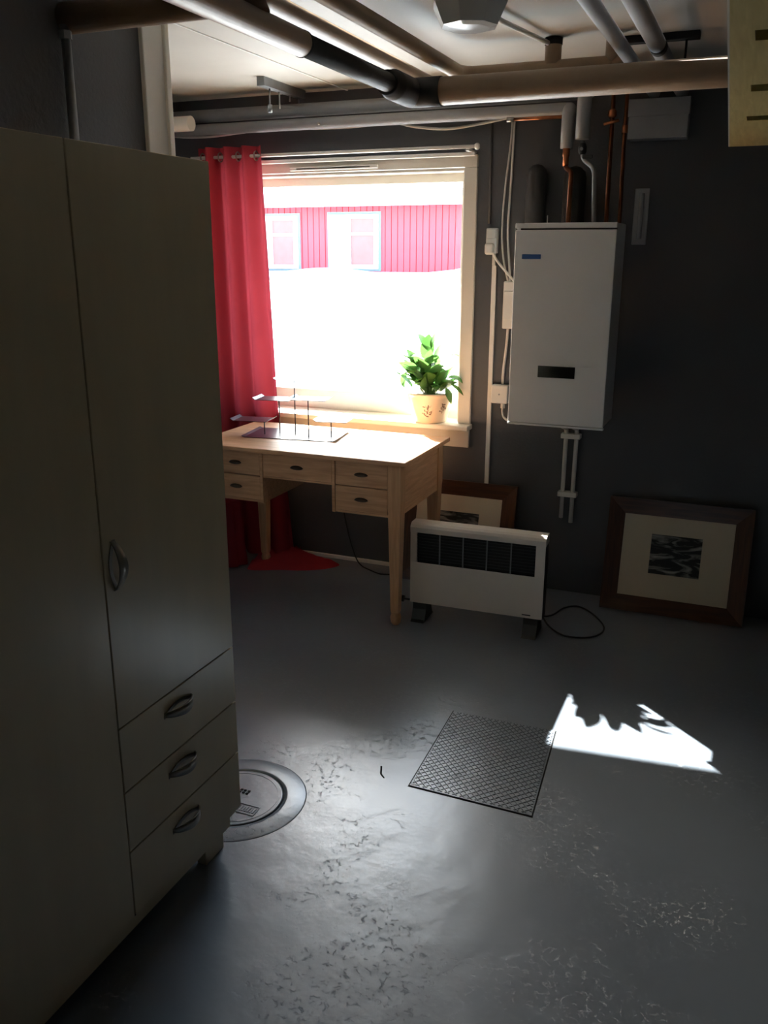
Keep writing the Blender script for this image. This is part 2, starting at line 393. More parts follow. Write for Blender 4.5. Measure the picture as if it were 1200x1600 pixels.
def lattice(sgn):
    # lines u*NU + sgn*v*NV = k, clipped to the plate; NU and NV count diamonds across and along
    for k in range(-NV if sgn < 0 else 0, NU + (NV if sgn > 0 else 0) + 1):
        kk = k + .5; pts = []
        for v in (e0, e1):
            u = (kk - sgn * v * NV) / NU
            if e0 <= u <= e1: pts.append((u, v))
        for u in (e0, e1):
            v = (kk - u * NU) / (sgn * NV)
            if e0 < v < e1: pts.append((u, v))
        if len(pts) >= 2:
            (u0, v0), (u1, v1) = pts[0], pts[-1]
            if abs(u0 - u1) + abs(v0 - v1) > .01: rib(bm, u0, v0, u1, v1)
lattice(1); lattice(-1)
obj('tread_ribs', bm, M['floor'], hatch)

# round manhole cover by the wardrobe
mc = thing('manhole_cover', 'round painted manhole cover in the floor beside the wardrobe foot', 'manhole cover', (-1.352, 2.055, 0))
def ring(bm, r0, r1, z0, z1, n=64, c=(-1.352, 2.055)):
    v = []
    for r, z in ((r0, z0), (r0, z1), (r1, z1), (r1, z0)): v.append([bm.verts.new((c[0] + r * math.cos(2 * PI * k / n), c[1] + r * math.sin(2 * PI * k / n), z)) for k in range(n)])
    for i in range(4):
        a, b = v[i], v[(i + 1) % 4]
        for k in range(n): bm.faces.new((a[k], a[(k + 1) % n], b[(k + 1) % n], b[k])).smooth = False
    return bm
obj('collar', lathe(bmesh.new(), [(.225, -.002), (.215, .0015), (.16, .003), (.149, .003), (.149, -.002)], (-1.352, 2.055, 0), 64), M['floor'], mc)
obj('joint', lathe(bmesh.new(), [(.1485, .0), (.1485, .0022), (.14, .0022)], (-1.352, 2.055, 0), 64), M['gap'], mc)
obj('lid', lathe(bmesh.new(), [(.1445, .001), (.1445, .0035), (.141, .0045)], (-1.352, 2.055, 0), 64), M['floor'], mc)
obj('lid_rim', ring(bmesh.new(), .128, .131, .004, .0054), M['floor'], mc)
bm = bmesh.new()
for x0, x1, y0, y1 in ((-1.325, -1.255, 1.985, 1.987), (-1.325, -1.255, 2.028, 2.030), (-1.327, -1.325, 1.985, 2.030), (-1.255, -1.253, 1.985, 2.030)): box(bm, x0, x1, y0, y1, .005, .0068)
for k in range(7): box(bm, -1.319 + k * .009, -1.314 + k * .009, 1.996, 2.019, .005, .0066)
obj('raised_plaque', bm, M['floor'], mc)
bm = bmesh.new()
for i in range(3):
    for j in range(2): box(bm, -1.36 + i * .013, -1.352 + i * .013, 2.075 + j * .013, 2.083 + j * .013, .005, .0072, bev=.001)
obj('raised_studs', bm, M['gap'], mc)

# paint chip dirt mark on the floor
tag(obj('floor_scar', T(smooth_path([(-1.0, 2.392, .0), (-.992, 2.372, .001), (-.984, 2.352, .0005), (-.966, 2.335, 0)], 4), [.0035] + [.003] * 11 + [.002], 6), M['gap']), 'small dark scar in the floor paint left of the tread plate', 'mark')

# ------------------------------------------------------------------ wardrobe
FX = -1.23
wr = thing('wardrobe', 'tall greige laminate wardrobe with two doors, three drawers and nickel handles', 'wardrobe', (-1.53, 1.4, 0))
bm = bmesh.new()
box(bm, -1.835, FX - .020, .925, 1.888, .085, 1.852)
obj('carcass', bm, M['laminate'], wr)
obj('gap_liner', B(FX - .021, FX - .0185, .93, 1.884, .09, 1.848), M['laminate_dark'], wr)  # near-black sheet that darkens the gaps between the fronts
obj('base_rail', B(FX - .045, FX - .022, .93, 1.86, .055, .088), M['laminate'], wr)
for (y0, y1) in ((1.745, 1.835), (.96, 1.05)):
    obj('foot', B(FX - .06, FX - .03, y0, y1, 0, .086, bev=.002), M['laminate'], wr)
    obj('foot', B(-1.82, -1.79, y0, y1, 0, .086, bev=.002), M['laminate'], wr)
def front(name, y0, y1, z0, z1): return obj(name, B(FX - .018, FX, y0, y1, z0, z1, bev=.0012, seg=1), M['laminate'], wr)
d1 = front('door', .925, 1.4045, .112, 1.853)
d2 = front('door', 1.4085, 1.888, .6165, 1.853)
zs = [(.4505, .6135), (.2905, .4475), (.112, .2875)]
hz = [.570, .404, .2425]
def bow_handle(along, c, length, sag, r=.006):
    """arched pull: a flat band that swells in the middle, standing off the front"""
    bm = bmesh.new(); n = 14; prev = None
    for k in range(n + 1):
        t = k / n; s = math.sin(PI * t); off = .004 + sag * s ** .75
        wdt = .006 + .007 * s
        a = (t - .5) * length
        p = Vector((c[0] + off, c[1], c[2])) + (Vector((0, 0, a)) if along == 'z' else Vector((0, a, 0)))
        side = Vector((0, wdt, 0)) if along == 'z' else Vector((0, 0, wdt))
        q = [bm.verts.new(p + side), bm.verts.new(p - side), bm.verts.new(p - side - Vector((.004, 0, 0))), bm.verts.new(p + side - Vector((.004, 0, 0)))]
        if prev:
            for i in range(4): j = (i + 1) % 4; bm.faces.new((prev[i], prev[j], q[j], q[i])).smooth = True
        else: bm.faces.new(q[::-1])
        prev = q
    bm.faces.new(prev)
    # flat crescent foot that lies on the front and meets the band at both ends
    prev = None
    for k in range(n + 1):
        t = k / n; s = math.sin(PI * t); a = (t - .5) * length * 1.02; lo = -.016 * s; hi = -.016 * s + .010
        off = .0022
        if along == 'z': q = [bm.verts.new((c[0] + off, c[1] + lo, c[2] + a)), bm.verts.new((c[0] + off, c[1] + hi, c[2] + a)), bm.verts.new((c[0], c[1] + hi, c[2] + a)), bm.verts.new((c[0], c[1] + lo, c[2] + a))]
        else: q = [bm.verts.new((c[0] + off, c[1] + a, c[2] - lo - .010)), bm.verts.new((c[0] + off, c[1] + a, c[2] - lo)), bm.verts.new((c[0], c[1] + a, c[2] - lo)), bm.verts.new((c[0], c[1] + a, c[2] - lo - .010))]
        if prev:
            for i in range(4): j = (i + 1) % 4; bm.faces.new((prev[i], prev[j], q[j], q[i]))
        else: bm.faces.new(q[::-1])
        prev = q
    bm.faces.new(prev)
    return bm
hd = obj('door_handle', bow_handle('z', (FX, 1.438, .998), .112, .026), M['nickel'], d2)
for (z0, z1), hz_ in zip(zs, hz):
    d = front('drawer', 1.4085, 1.888, z0, z1)
    bm = bow_handle('y', (FX, 1.628, hz_ - .004), .112, .026)
    obj('drawer_handle', bm, M['nickel'], d)

# ------------------------------------------------------------------ desk
DZ, DX0, DX1, DY0, DY1 = .78, -2.43, -1.335, 3.455, 4.065
dk = thing('desk', 'old pine writing desk with five drawers and tapered legs under the window', 'desk', (-1.88, 3.76, 0))
bm = bmesh.new()
tops = obj('desk_top', B(DX0, DX1, DY0, DY1, DZ - .022, DZ, bev=.004), M['pine'], dk)
lx = [DX0 + .03, DX1 - .03 - .06]; ly = [DY0 + .022, DY1 - .022 - .06]
def tapered(bm, cx, cy, top, foot, zt, zsq):
    prof = [(zt, top), (zsq, top), (zsq - .02, top * .93), (.075, foot), (.06, foot * .9)]
    rings = []
    for z, s in prof: rings.append([bm.verts.new((cx + sx * s, cy + sy * s, z)) for sx, sy in ((-1, -1), (1, -1), (1, 1), (-1, 1))])
    for a, b in zip(rings, rings[1:]):
        for i in range(4): j = (i + 1) % 4; bm.faces.new((a[i], a[j], b[j], b[i]))
    bm.faces.new(rings[0]); bm.faces.new(rings[-1][::-1])
    lathe(bm, [(foot * .7, .066), (foot * 1.1, .056), (foot * 1.35, .035), (foot * 1.2, .012), (foot * .8, 0)][::-1], (cx, cy, 0), 16)
    return bm
for x in lx:
    for y in ly: obj('leg', tapered(bmesh.new(), x + .03, y + .03, .031, .019, DZ - .022, .56), M['pine_z'], dk)
fy = DY0 + .028
lowz = .545
ax = [DX0 + .092, -2.072, -2.060, -1.697, -1.685, DX1 - .092]
obj('side_panel', B(DX1 - .055, DX1 - .036, DY0 + .08, DY1 - .08, lowz - .02, DZ - .022), M['pine_y'], dk)
obj('side_panel', B(DX0 + .036, DX0 + .055, DY0 + .08, DY1 - .08, lowz - .02, DZ - .022), M['pine_y'], dk)
obj('back_panel', B(DX0 + .08, DX1 - .08, DY1 - .05, DY1 - .03, lowz, DZ - .022), M['pine'], dk)
obj('divider', B(-2.072, -2.058, fy - .004, DY1 - .06, .515, DZ - .022), M['pine'], dk)
obj('divider', B(-1.699, -1.685, fy - .004, DY1 - .06, .515, DZ - .022), M['pine'], dk)
obj('drawer_rail', B(DX0 + .09, -2.072, fy + .004, fy + .03, .515, .525), M['pine'], dk)
obj('drawer_rail', B(-1.685, DX1 - .09, fy + .004, fy + .03, .515, .525), M['pine'], dk)
obj('drawer_rail', B(-2.058, -1.699, fy + .004, fy + .03, .638, .646), M['pine'], dk)
def cup_pull(cx, cz, parent, y):
    bm = bmesh.new(); n = 10; rows = []
    for j in range(5):
        a = j / 4 * PI / 2; row = []
        for k in range(n + 1):
            t = -1 + 2 * k / n; hw = math.sqrt(max(0, 1 - t * t))
            row.append(bm.verts.new((cx + t * .034, y - .016 * math.sin(a) * hw - .001, cz + .013 * hw * math.cos(a) * 1.0 - .002)))
        rows.append(row)
    for a, b in zip(rows, rows[1:]):
        for k in range(n):
            try: bm.faces.new((a[k], a[k + 1], b[k + 1], b[k])).smooth = True
            except ValueError: pass
    low = [bm.verts.new((cx + (-1 + 2 * k / n) * .034, y - .001, cz - .010 * math.sqrt(max(0, 1 - (-1 + 2 * k / n) ** 2)))) for k in range(n + 1)]
    up_ = [bm.verts.new((v.co.x, y - .001, v.co.z)) for v in rows[0]]
    for k in range(n): bm.faces.new((low[k], low[k + 1], up_[k + 1], up_[k]))
    return obj('drawer_pull', bm, M['bronze'], parent)
def desk_drawer(x0, x1, z0, z1):
    d = obj('drawer', B(x0, x1, fy - .001, fy + .018, z0, z1, bev=.002), M['pine'], dk)
    obj('drawer_box', B(x0 + .01, x1 - .01, fy + .0185, DY1 - .07, z0 + .01, z1 - .02), M['pine'], d)
    cup_pull((x0 + x1) / 2, (z0 + z1) / 2, d, fy - .001)
for x0, x1 in ((DX0 + .094, -2.074), (-1.683, DX1 - .094)):
    desk_drawer(x0, x1, .645, DZ - .026); desk_drawer(x0, x1, .527, .641)
desk_drawer(-2.056, -1.701, .648, DZ - .026)

# ------------------------------------------------------------------ tiered metal stand on the desk
st = thing('tiered_display_stand', 'black metal tiered display stand with small trays on the desk', 'stand', (-2.055, 3.815, DZ), (0, 0, math.radians(9)))
def tray(name, cx, cy, z, hw, hd, parent, lip=.010):
    bm = bmesh.new(); box(bm, cx - hw, cx + hw, cy - hd, cy + hd, z, z + .0025)
    for s in (-1, 1):   # folded up ends
        x = cx + s * hw
        v = [bm.verts.new(p) for p in ((x, cy - hd, z), (x, cy + hd, z), (x + s * .014, cy + hd, z + lip), (x + s * .014, cy - hd, z + lip), (x + s * .001, cy - hd, z + .0028), (x + s * .001, cy + hd, z + .0028), (x + s * .015, cy + hd, z + lip + .002), (x + s * .015, cy - hd, z + lip + .002))]
        for f in ((0, 1, 2, 3), (4, 7, 6, 5), (0, 4, 5, 1), (3, 2, 6, 7), (1, 5, 6, 2), (0, 3, 7, 4)): bm.faces.new([v[i] for i in f])
    return obj(name, bm, M['black_metal'], parent, world=False)
tray('base_tray', 0, 0, .001, .225, .125, st, .006)
spec = [(-.205, -.04, .075, .085), (-.10, .0, .175, .085), (.09, -.02, .185, .085), (.205, -.02, .085, .075), (.0, .0, .275, .075)]
for i, (x, y, z, hw) in enumerate(spec):
    tray('tray', x, y, z, hw, .062, st)
for (x, y, z) in ((-.15, -.04, .075), (-.085, .0, .175), (.0, -.01, .275), (.085, -.06, .185), (.19, -.03, .085)):
    obj('rod', tube(bmesh.new(), [(x, y, .003), (x, y, z)], .003, 8), M['black_metal'], st, world=False)

# ------------------------------------------------------------------ plant on the sill
pc = Vector((-1.502, 4.230, WZ0))
pot = thing('plant_pot', 'cream ceramic flowerpot with brown floral print at the right end of the window sill', 'flowerpot', pc)
prof = [(.078, 0), (.084, .006), (.100, .07), (.112, .125), (.113, .138), (.121, .142), (.122, .152), (.112, .155), (.105, .14), (.02, .13)]
bm = bmesh.new(); lathe(bm, [(r * 1.03, z) for r, z in prof], pc, 40); obj('pot_body', bm, M['ceramic'], pot)
bm = bmesh.new(); lathe(bm, [(.100, .126), (.104, .134), (.06, .139), (.01, .142)], pc, 24); obj('soil', bm, M['soil'], pot)
def decal(cx, cz, s, seed):
    rnd = random.Random(seed); bm = bmesh.new()
    def pr(a, z, o=.0008):      # point on the pot surface
        r = 1.03 * (.084 + (z - .006) * .236) + o; return (pc.x + r * math.sin(a), pc.y - r * math.cos(a), pc.z + z)
    for k in range(13):
        th = rnd.uniform(0, 2 * PI); d = rnd.uniform(.3, 1) * s
        a0 = cx + d * math.cos(th) * 9; z0 = cz + d * math.sin(th); l = rnd.uniform(.006, .011); ph = rnd.uniform(0, PI)
        v = []
        for q in range(8):
            f = 2 * PI * q / 8; ex = l * math.cos(f); ez = l * .38 * math.sin(f)
            v.append(bm.verts.new(pr(a0 + (ex * math.cos(ph) - ez * math.sin(ph)) * 10, z0 + ex * math.sin(ph) + ez * math.cos(ph))))
        bm.faces.new(v)
    for k in range(6):
        th = 2 * PI * k / 6; a1 = cx + s * 8 * math.cos(th); z1 = cz + s * .9 * math.sin(th)
        v = [bm.verts.new(pr(cx - .01, cz)), bm.verts.new(pr(cx + .01, cz)), bm.verts.new(pr(a1 + .008, z1)), bm.verts.new(pr(a1 - .008, z1))]
        bm.faces.new(v)
    return bm
obj('floral_print', decal(.26, .070, .034, 3), M['pot_print'], pot)
obj('floral_print', decal(1.0, .078, .022, 5), M['pot_print'], pot)

pl = thing('peace_lily', 'bushy green leafed houseplant growing in the cream pot by the window', 'plant', pc + Vector((0, 0, .135)))
def leaf_mesh(L_=.13, W_=.052, droop=.5):
    bm = bmesh.new(); n = 8; prev = None
    for k in range(n + 1):
        t = k / n; wd = W_ * .5 * math.sin(PI * min(1, t ** .8)) ** .8 * (1 - .25 * t); x = L_ * t * math.cos(droop * t); z = -L_ * .45 * droop * t * t
        q = [bm.verts.new((x, -wd, z + wd * .25)), bm.verts.new((x, 0, z - .0)), bm.verts.new((x, wd, z + wd * .25))]
        if prev:
            for i in range(2): bm.faces.new((prev[i], prev[i + 1], q[i + 1], q[i])).smooth = True
        prev = q
    me = bpy.data.meshes.new('leaf'); bmesh.ops.recalc_face_normals(bm, faces=bm.faces); bm.to_mesh(me); bm.free(); me.materials.append(M['leaf']); return me
LM = [leaf_mesh(), leaf_mesh(.10, .045, .8), leaf_mesh(.085, .036, .3), leaf_mesh(.15, .075, .5)]
stems = bmesh.new(); rnd = random.Random(11)
specs = []   # (tip of stem dx, dy, dz, heading, pitch, mesh)
specs += [(-.030, -.02, .170, PI, .15, 3), (-.02, .0, .205, 2.4, .9, 0), (.005, -.01, .215, 1.2, 1.2, 0), (-.05, .01, .15, 2.9, -.1, 3), (.06, .0, .185, .3, .8, 2), (.075, -.01, .17, -.2, .5, 2),
          (.085, .0, .19, .1, .1, 1), (.10, -.03, .09, -.1, .1, 1), (.12, -.03, .06, -.2, -.5, 2), (.10, -.05, .045, -.5, -1.0, 2), (-.13, .0, .07, 3.0, -.9, 2), (-.02, -.05, .12, -1.8, .9, 0)]
specs += [(-.135, .01, .10, 2.9, -1.1, 1), (-.02, -.02, .16, 1.5, 1.3, 3), (.03, -.02, .15, 1.0, 1.2, 3), (.0, -.05, .09, -1.6, 1.0, 3), (.04, -.05, .08, -1.2, .9, 3), (-.03, -.05, .07, -2.0, .9, 3)]
for k in range(70):
    a = rnd.uniform(0, 2 * PI); r = rnd.uniform(.01, .085) ; z = rnd.uniform(.01, .15) * (1.15 - r * 4)
    x = r * math.cos(a) - .005; y = r * .8 * math.sin(a) - .012
    if x > .02 and z > .06: z *= .4
    specs.append((x, min(y, .05), z, a + rnd.uniform(-.6, .6), rnd.uniform(.3, 1.25), rnd.choice((0, 0, 1, 1, 2, 3))))
for (dx, dy, dz, hd_, pt_, mi) in specs:
    dz *= 1.08; base = Vector((dx * .25, dy * .25, 0)); tip = Vector((dx, dy, dz))
    if math.sin(hd_) * math.cos(pt_) * .15 + dy > .075: hd_ = -hd_
    mid = (base + tip) / 2 + Vector((0, 0, .02)); tube(stems, smooth_path([base, mid, tip], 3), .0016, 5)
    o = bpy.data.objects.new('leaf', LM[mi]); o.scale = (1.08, 1.08, 1.08); COL.objects.link(o); o.parent = pl; o.location = tip
    o.rotation_euler = (rnd.uniform(-.5, .5), -pt_, hd_)
so = obj('stems', stems, M['stem'], pl, world=False)

# ------------------------------------------------------------------ curtain, rod, rings
CY = WY - .122
rod = thing('curtain_rod', 'white curtain rod with rear rail above the window', 'curtain rod', (-2.0, CY, 2.105))
obj('front_rod', T([(-2.78, CY, 2.108), (-1.262, CY, 2.108)], .008, 12), M['white'], rod)
obj('rear_rail', B(-2.78, -1.285, CY + .060, CY + .082, 2.075, 2.092, bev=.003), M['white'], rod)
obj('finial', lathe(bmesh.new(), [(.004, -.014), (.013, -.008), (.013, .008), (.004, .014)], (-1.255, CY, 2.108), 12), M['white'], rod)
for x in (-1.30, -2.74):
    obj('bracket', B(x - .008, x + .008, CY - .004, WY, 2.090, 2.100, bev=.002), M['white'], rod)
cu = thing('curtain', 'red eyelet curtain hanging at the left of the window down to the floor', 'curtain', (-2.55, CY, 0))
bm = bmesh.new(); NX, NZ = 120, 60; grid = []
ztop, zbot = 2.155, .012
def cur_pt(s, t):
    """s across 0..1, t down 0..1"""
    z = ztop + (zbot - ztop) * t
    xr = -2.360 + .075 * min(1, t * 1.0) + .055 * max(0, t - .6) / .4
    xl = -2.735 - .02 * t
    x = xl + (xr - xl) * s
    amp = .033 + .006 * math.sin(t * 3 + s * 5)
    ph = s * 2 * PI * 3.6 + .5 * math.sin(2.2 * t + s * 3)
    y = CY + amp * math.sin(ph) * (1 - .12 * t) + .006 * math.sin(s * 31 + t * 4)
    x += .010 * math.cos(ph) * t
    return (x, min(y, 4.137), z)
for j in range(NZ + 1):
    grid.append([bm.verts.new(cur_pt(i / NX, j / NZ)) for i in range(NX + 1)])
for j in range(NZ):
    for i in range(NX): bm.faces.new((grid[j][i], grid[j][i + 1], grid[j + 1][i + 1], grid[j + 1][i])).smooth = True
obj('cloth', bm, M['curtain'], cu)
for k in range(7):
    s = (k + .5) / 7 * 1.0; x = -2.735 + .363 * s
    bmr = bmesh.new(); pts = [(0, .021 * math.cos(2 * PI * q / 16), .021 * math.sin(2 * PI * q / 16)) for q in range(17)]
    tube(bmr, [(x + p[0], CY + p[1], 2.108 + p[2]) for p in pts], .0035, 6); obj('eyelet', bmr, M['nickel'], cu)
# the slack hem lying on the floor
bm = bmesh.new(); NA, NR = 36, 8; rows = []
out = [(-2.44, 3.96), (-2.42, 3.90), (-2.40, 3.87), (-2.34, 3.88), (-2.24, 3.93), (-2.12, 3.97), (-2.02, 4.04), (-1.975, 4.12), (-2.03, 4.165), (-2.14, 4.17), (-2.25, 4.15)]
outp = smooth_path([(a, b, 0) for a, b in out], 4)
for k, p in enumerate(outp):
    t = k / (len(outp) - 1); inner = Vector((-2.44 + .22 * t, 4.14, 0)); row = []
    for q in range(NR + 1):
        u = q / NR; v = inner.lerp(p, u); h = .004 + (.05 * (1 - u) ** 2 + .022 * abs(math.sin(u * 9 + k * .5)) * (1 - u * .5)); row.append(bm.verts.new((v.x, v.y, h if q < NR else .002)))
    rows.append(row)
for a, b in zip(rows, rows[1:]):
    for q in range(NR): bm.faces.new((a[q], a[q + 1], b[q + 1], b[q])).smooth = True
obj('hem', bm, M['curtain'], cu)
# rolled red cloth bundle under the desk, left
bd = tag(obj('cloth_bundle', bmesh.new(), M['curtain']), 'slumped bundle of red cloth on the floor under the left end of the desk', 'cloth')
bm = bmesh.new(); n = 28; rings_ = []
for j in range(13):
    z = .006 + j * .028; f = j / 12; r0 = .13 * (1 - .45 * f) * (1 - .3 * f * f)
    rings_.append([bm.verts.new((-2.585 + (r0 + .018 * math.sin(k * 7 * 2 * PI / n + f * 2.5)) * math.cos(2 * PI * k / n) + .03 * f, 3.915 + (r0 * .55 + .012 * math.sin(k * 5 * 2 * PI / n - f * 3)) * math.sin(2 * PI * k / n) + .05 * f, z)) for k in range(n)])
for a, b in zip(rings_, rings_[1:]):
    for k in range(n): bm.faces.new((a[k], a[(k + 1) % n], b[(k + 1) % n], b[k])).smooth = True
bm.faces.new(rings_[0][::-1]); bm.faces.new(rings_[-1]); bm.to_mesh(bd.data); bm.free()

# ------------------------------------------------------------------ black cord under the desk
tag(obj('lamp_cord', T(smooth_path([(-2.00, 4.19, .52), (-1.985, 4.19, .35), (-1.95, 4.185, .18), (-1.90, 4.17, .05), (-1.86, 4.16, .006), (-1.80, 4.12, .005), (-1.72, 4.08, .005), (-1.66, 4.09, .005)], 6), .0035, 8), M['black']), 'thin black cord hanging down the wall under the desk', 'cord')

# ------------------------------------------------------------------ boiler
BX0, BX1, BY0, BY1, BZ0, BZ1 = -.974, -.560, 3.765, 4.03, .929, 1.766
bo = thing('water_heater', 'white wall hung electric boiler with blue badge and black display', 'boiler', (-.779, 3.95, BZ0))
obj('body', B(BX0 + .003, BX1 - .003, BY0 + .016, BY1, BZ0 + .004, BZ1, bev=.004), M['enamel'], bo)
fp = obj('front_panel', B(BX0, BX1, BY0, BY0 + .015, BZ0 + .006, BZ1 - .026, bev=.004), M['enamel'], bo)
obj('top_lip', B(BX0, BX1, BY0 - .002, BY0 + .02, BZ1 - .020, BZ1 + .001, bev=.003), M['enamel'], bo)
obj('top_groove', B(BX0 + .022, BX1 - .001, BY0 + .003, BY0 + .0158, BZ1 - .027, BZ1 - .019), M['gap'], bo)
obj('bottom_lip', B(BX0 - .001, BX1 + .002, BY0 - .003, BY0 + .018, BZ0 - .004, BZ0 + .005, bev=.002), M['enamel'], bo)
obj('badge', B(-.941, -.862, BY0 - .003, BY0 + .001, 1.624, 1.643, bev=.001), M['blue'], bo)
obj('display', B(-.850, -.692, BY0 - .003, BY0 + .001, 1.137, 1.186, bev=.001), M['display'], bo)
obj('mounting_rail', B(BX0 + .05, BX1 - .05, BY1, WY, 1.55, 1.60), M['steel'], bo)
obj('mounting_rail', B(BX0 + .05, BX1 - .05, BY1, WY, 1.05, 1.10), M['steel'], bo)

# two white drain tubes below the boiler, clipped to the wall
for i, (xt, xb, zb) in enumerate(((-.795, -.797, .392), (-.745, -.748, .372))):
    p = tag(obj('drain_tube', T(bend([(xt + .008, 4.04, BZ0 + .01), (xt + .008, 4.04, .88), (xt, 4.205, .84), (xb, 4.205, zb)], .03), .0105, 12), M['white_plastic']),
            ('left' if i == 0 else 'right') + ' one of the two white drain tubes under the boiler' + (', the shorter end' if i == 0 else ', the longer end'), 'pipe', 'drain tubes under the boiler')
for z, lab in ((.805, 'white plastic clip holding the drain tubes just under the boiler'), (.516, 'white plastic clip near the lower end of the drain tubes')):
    c = tag(obj('pipe_clip', B(-.818, -.725, 4.186, WY, z - .013, z + .011, bev=.003), M['white_plastic']), lab, 'pipe clip', 'clips of the drain tubes')

# ------------------------------------------------------------------ electrics left of the boiler
def cab(name, pts, r, label, mat='white_plastic', cat='cable', grp=None, sub=5):
    return tag(obj(name, T(smooth_path(pts, sub), r, 8), M[mat]), label, cat, grp)
tag(obj('cable_duct', B(-1.198, -1.176, WY - .014, WY, .515, 1.590, bev=.003), M['white_plastic']), 'long narrow white cable duct running down the wall from the socket', 'cable duct')
so_ = thing('socket_outlet', 'white double wall socket right of the window with a plug in it', 'socket', (-1.20, WY, 1.69))
obj('box', B(-1.226, -1.172, WY - .035, WY, 1.645, 1.760, bev=.006), M['white_plastic'], so_)
obj('face', B(-1.222, -1.176, WY - .040, WY - .034, 1.712, 1.756, bev=.004), M['white_plastic'], so_)
obj('duct_collar', B(-1.197, -1.183, WY - .018, WY, 1.590, 1.646, bev=.002), M['white_plastic'], so_)
pg = thing('power_plug', 'white plug pushed into the wall socket with its lead going right', 'plug', (-1.20, WY - .05, 1.665))
obj('plug_body', B(-1.221, -1.181, WY - .075, WY - .0345, 1.640, 1.692, bev=.010), M['white_plastic'], pg)
obj('plug_lead', T(smooth_path([(-1.185, WY - .06, 1.655), (-1.165, WY - .05, 1.615), (-1.12, WY - .05, 1.565), (-1.07, WY - .07, 1.52)], 6), .006, 8), M['white_plastic'], pg)
ts = thing('timer_box', 'slim white upright connection box at the left edge of the boiler', 'switch box', (-1.10, WY, 1.3))
obj('box', B(-1.130, -1.072, WY - .045, WY, 1.300, 1.520, bev=.006), M['white_plastic'], ts)
obj('cover', B(-1.126, -1.076, WY - .050, WY - .044, 1.345, 1.475, bev=.002), M['white_plastic'], ts)
jb = thing('junction_box', 'square cream junction box beside the lower left corner of the boiler', 'junction box', (-1.13, WY, .94))
obj('box', B(-1.172, -1.088, WY - .045, WY, .940, 1.030, bev=.006), M['white_plastic'], jb)
obj('screw', lathe(bmesh.new(), [(.004, 0), (.004, .002), (.002, .0025)], (0, 0, 0), 8), M['steel'], jb, world=False)
jb.children[-1].location = (.0, -.045, .045); jb.children[-1].rotation_euler = (PI / 2, 0, 0)
obj('gland', T([(-1.115, WY - .022, .941), (-1.115, WY - .022, .915)], .011, 10), M['white_plastic'], jb)
cab('feed_cable', [(-1.115, WY - .022, .92), (-1.115, WY - .025, .895), (-1.10, WY - .035, .868), (-1.04, WY - .09, .858), (-.985, 4.10, .872), (-.96, 4.06, .93)], .0055, 'white cable looping from the junction box under the boiler')
cab('riser_cable', [(-1.108, WY - .012, 1.302), (-1.112, WY - .010, 1.22), (-1.122, WY - .010, 1.10), (-1.124, WY - .012, 1.028)], .007, 'white cable between the slim box and the junction box')
cab('drop_cable', [(-1.115, WY - .012, 2.232), (-1.118, WY - .010, 2.15), (-1.122, WY - .010, 1.95), (-1.128, WY - .010, 1.75), (-1.112, WY - .02, 1.60), (-1.102, WY - .03, 1.515)], .0055, 'straight white cable dropping from the pipes to the slim box')
cab('drop_cable', [(-1.125, WY - .016, 2.232), (-1.130, WY - .014, 2.12), (-1.148, WY - .014, 1.93), (-1.155, WY - .014, 1.75), (-1.138, WY - .03, 1.62), (-1.110, WY - .035, 1.515)], .0045, 'bowed white cable dropping beside the straight one to the slim box')
cab('ceiling_cable', [(-2.98, 4.20, 2.236), (-2.86, 4.20, 2.222), (-2.71, 4.20, 2.220), (-2.52, 4.20, 2.232), (-2.37, 4.18, 2.238), (-2.20, 4.17, 2.233), (-2.05, 4.17, 2.226), (-1.86, 4.17, 2.226), (-1.715, 4.18, 2.240), (-1.58, 4.18, 2.212), (-1.43, 4.18, 2.196), (-1.28, 4.18, 2.208), (-1.12, 4.20, 2.235)], .006, 'sagging white cable along the wall pipes above the window')
tag(obj('painted_conduit', T([(-1.222, WY - .006, 1.78), (-1.222, WY - .006, 2.26)], .006, 8), M['wall']), 'thin grey painted conduit above the wall socket', 'conduit')

# ------------------------------------------------------------------ small things on the wall right of the boiler
th = thing('wall_thermometer', 'narrow pale wall thermometer right of the boiler top', 'thermometer', (-.53, WY, 1.68))
obj('back_plate', B(-.562, -.500, WY - .010, WY, 1.684, 1.920, bev=.003), M['silver_lag'], th)
obj('tube', T([(-.531, WY - .013, 1.71), (-.531, WY - .013, 1.90)], .011, 10), M['tube'], th)
eb = thing('grey_box', 'flat grey metal box high on the wall behind the copper pipes', 'box', (-.48, WY, 2.10))
obj('box', B(-.602, -.360, WY - .09, WY, 2.112, 2.266, bev=.004), M['silver_lag'], eb)
obj('lid', B(-.606, -.356, WY - .096, WY - .088, 2.20, 2.268, bev=.002), M['silver_lag'], eb)

# ------------------------------------------------------------------ pipes
def pipe(name, pts, r, mat, label, n=24, rad=.1, grp=None):
    return tag(obj(name, T(bend(pts, rad, 8), r, n), M[mat]), label, 'pipe', grp)
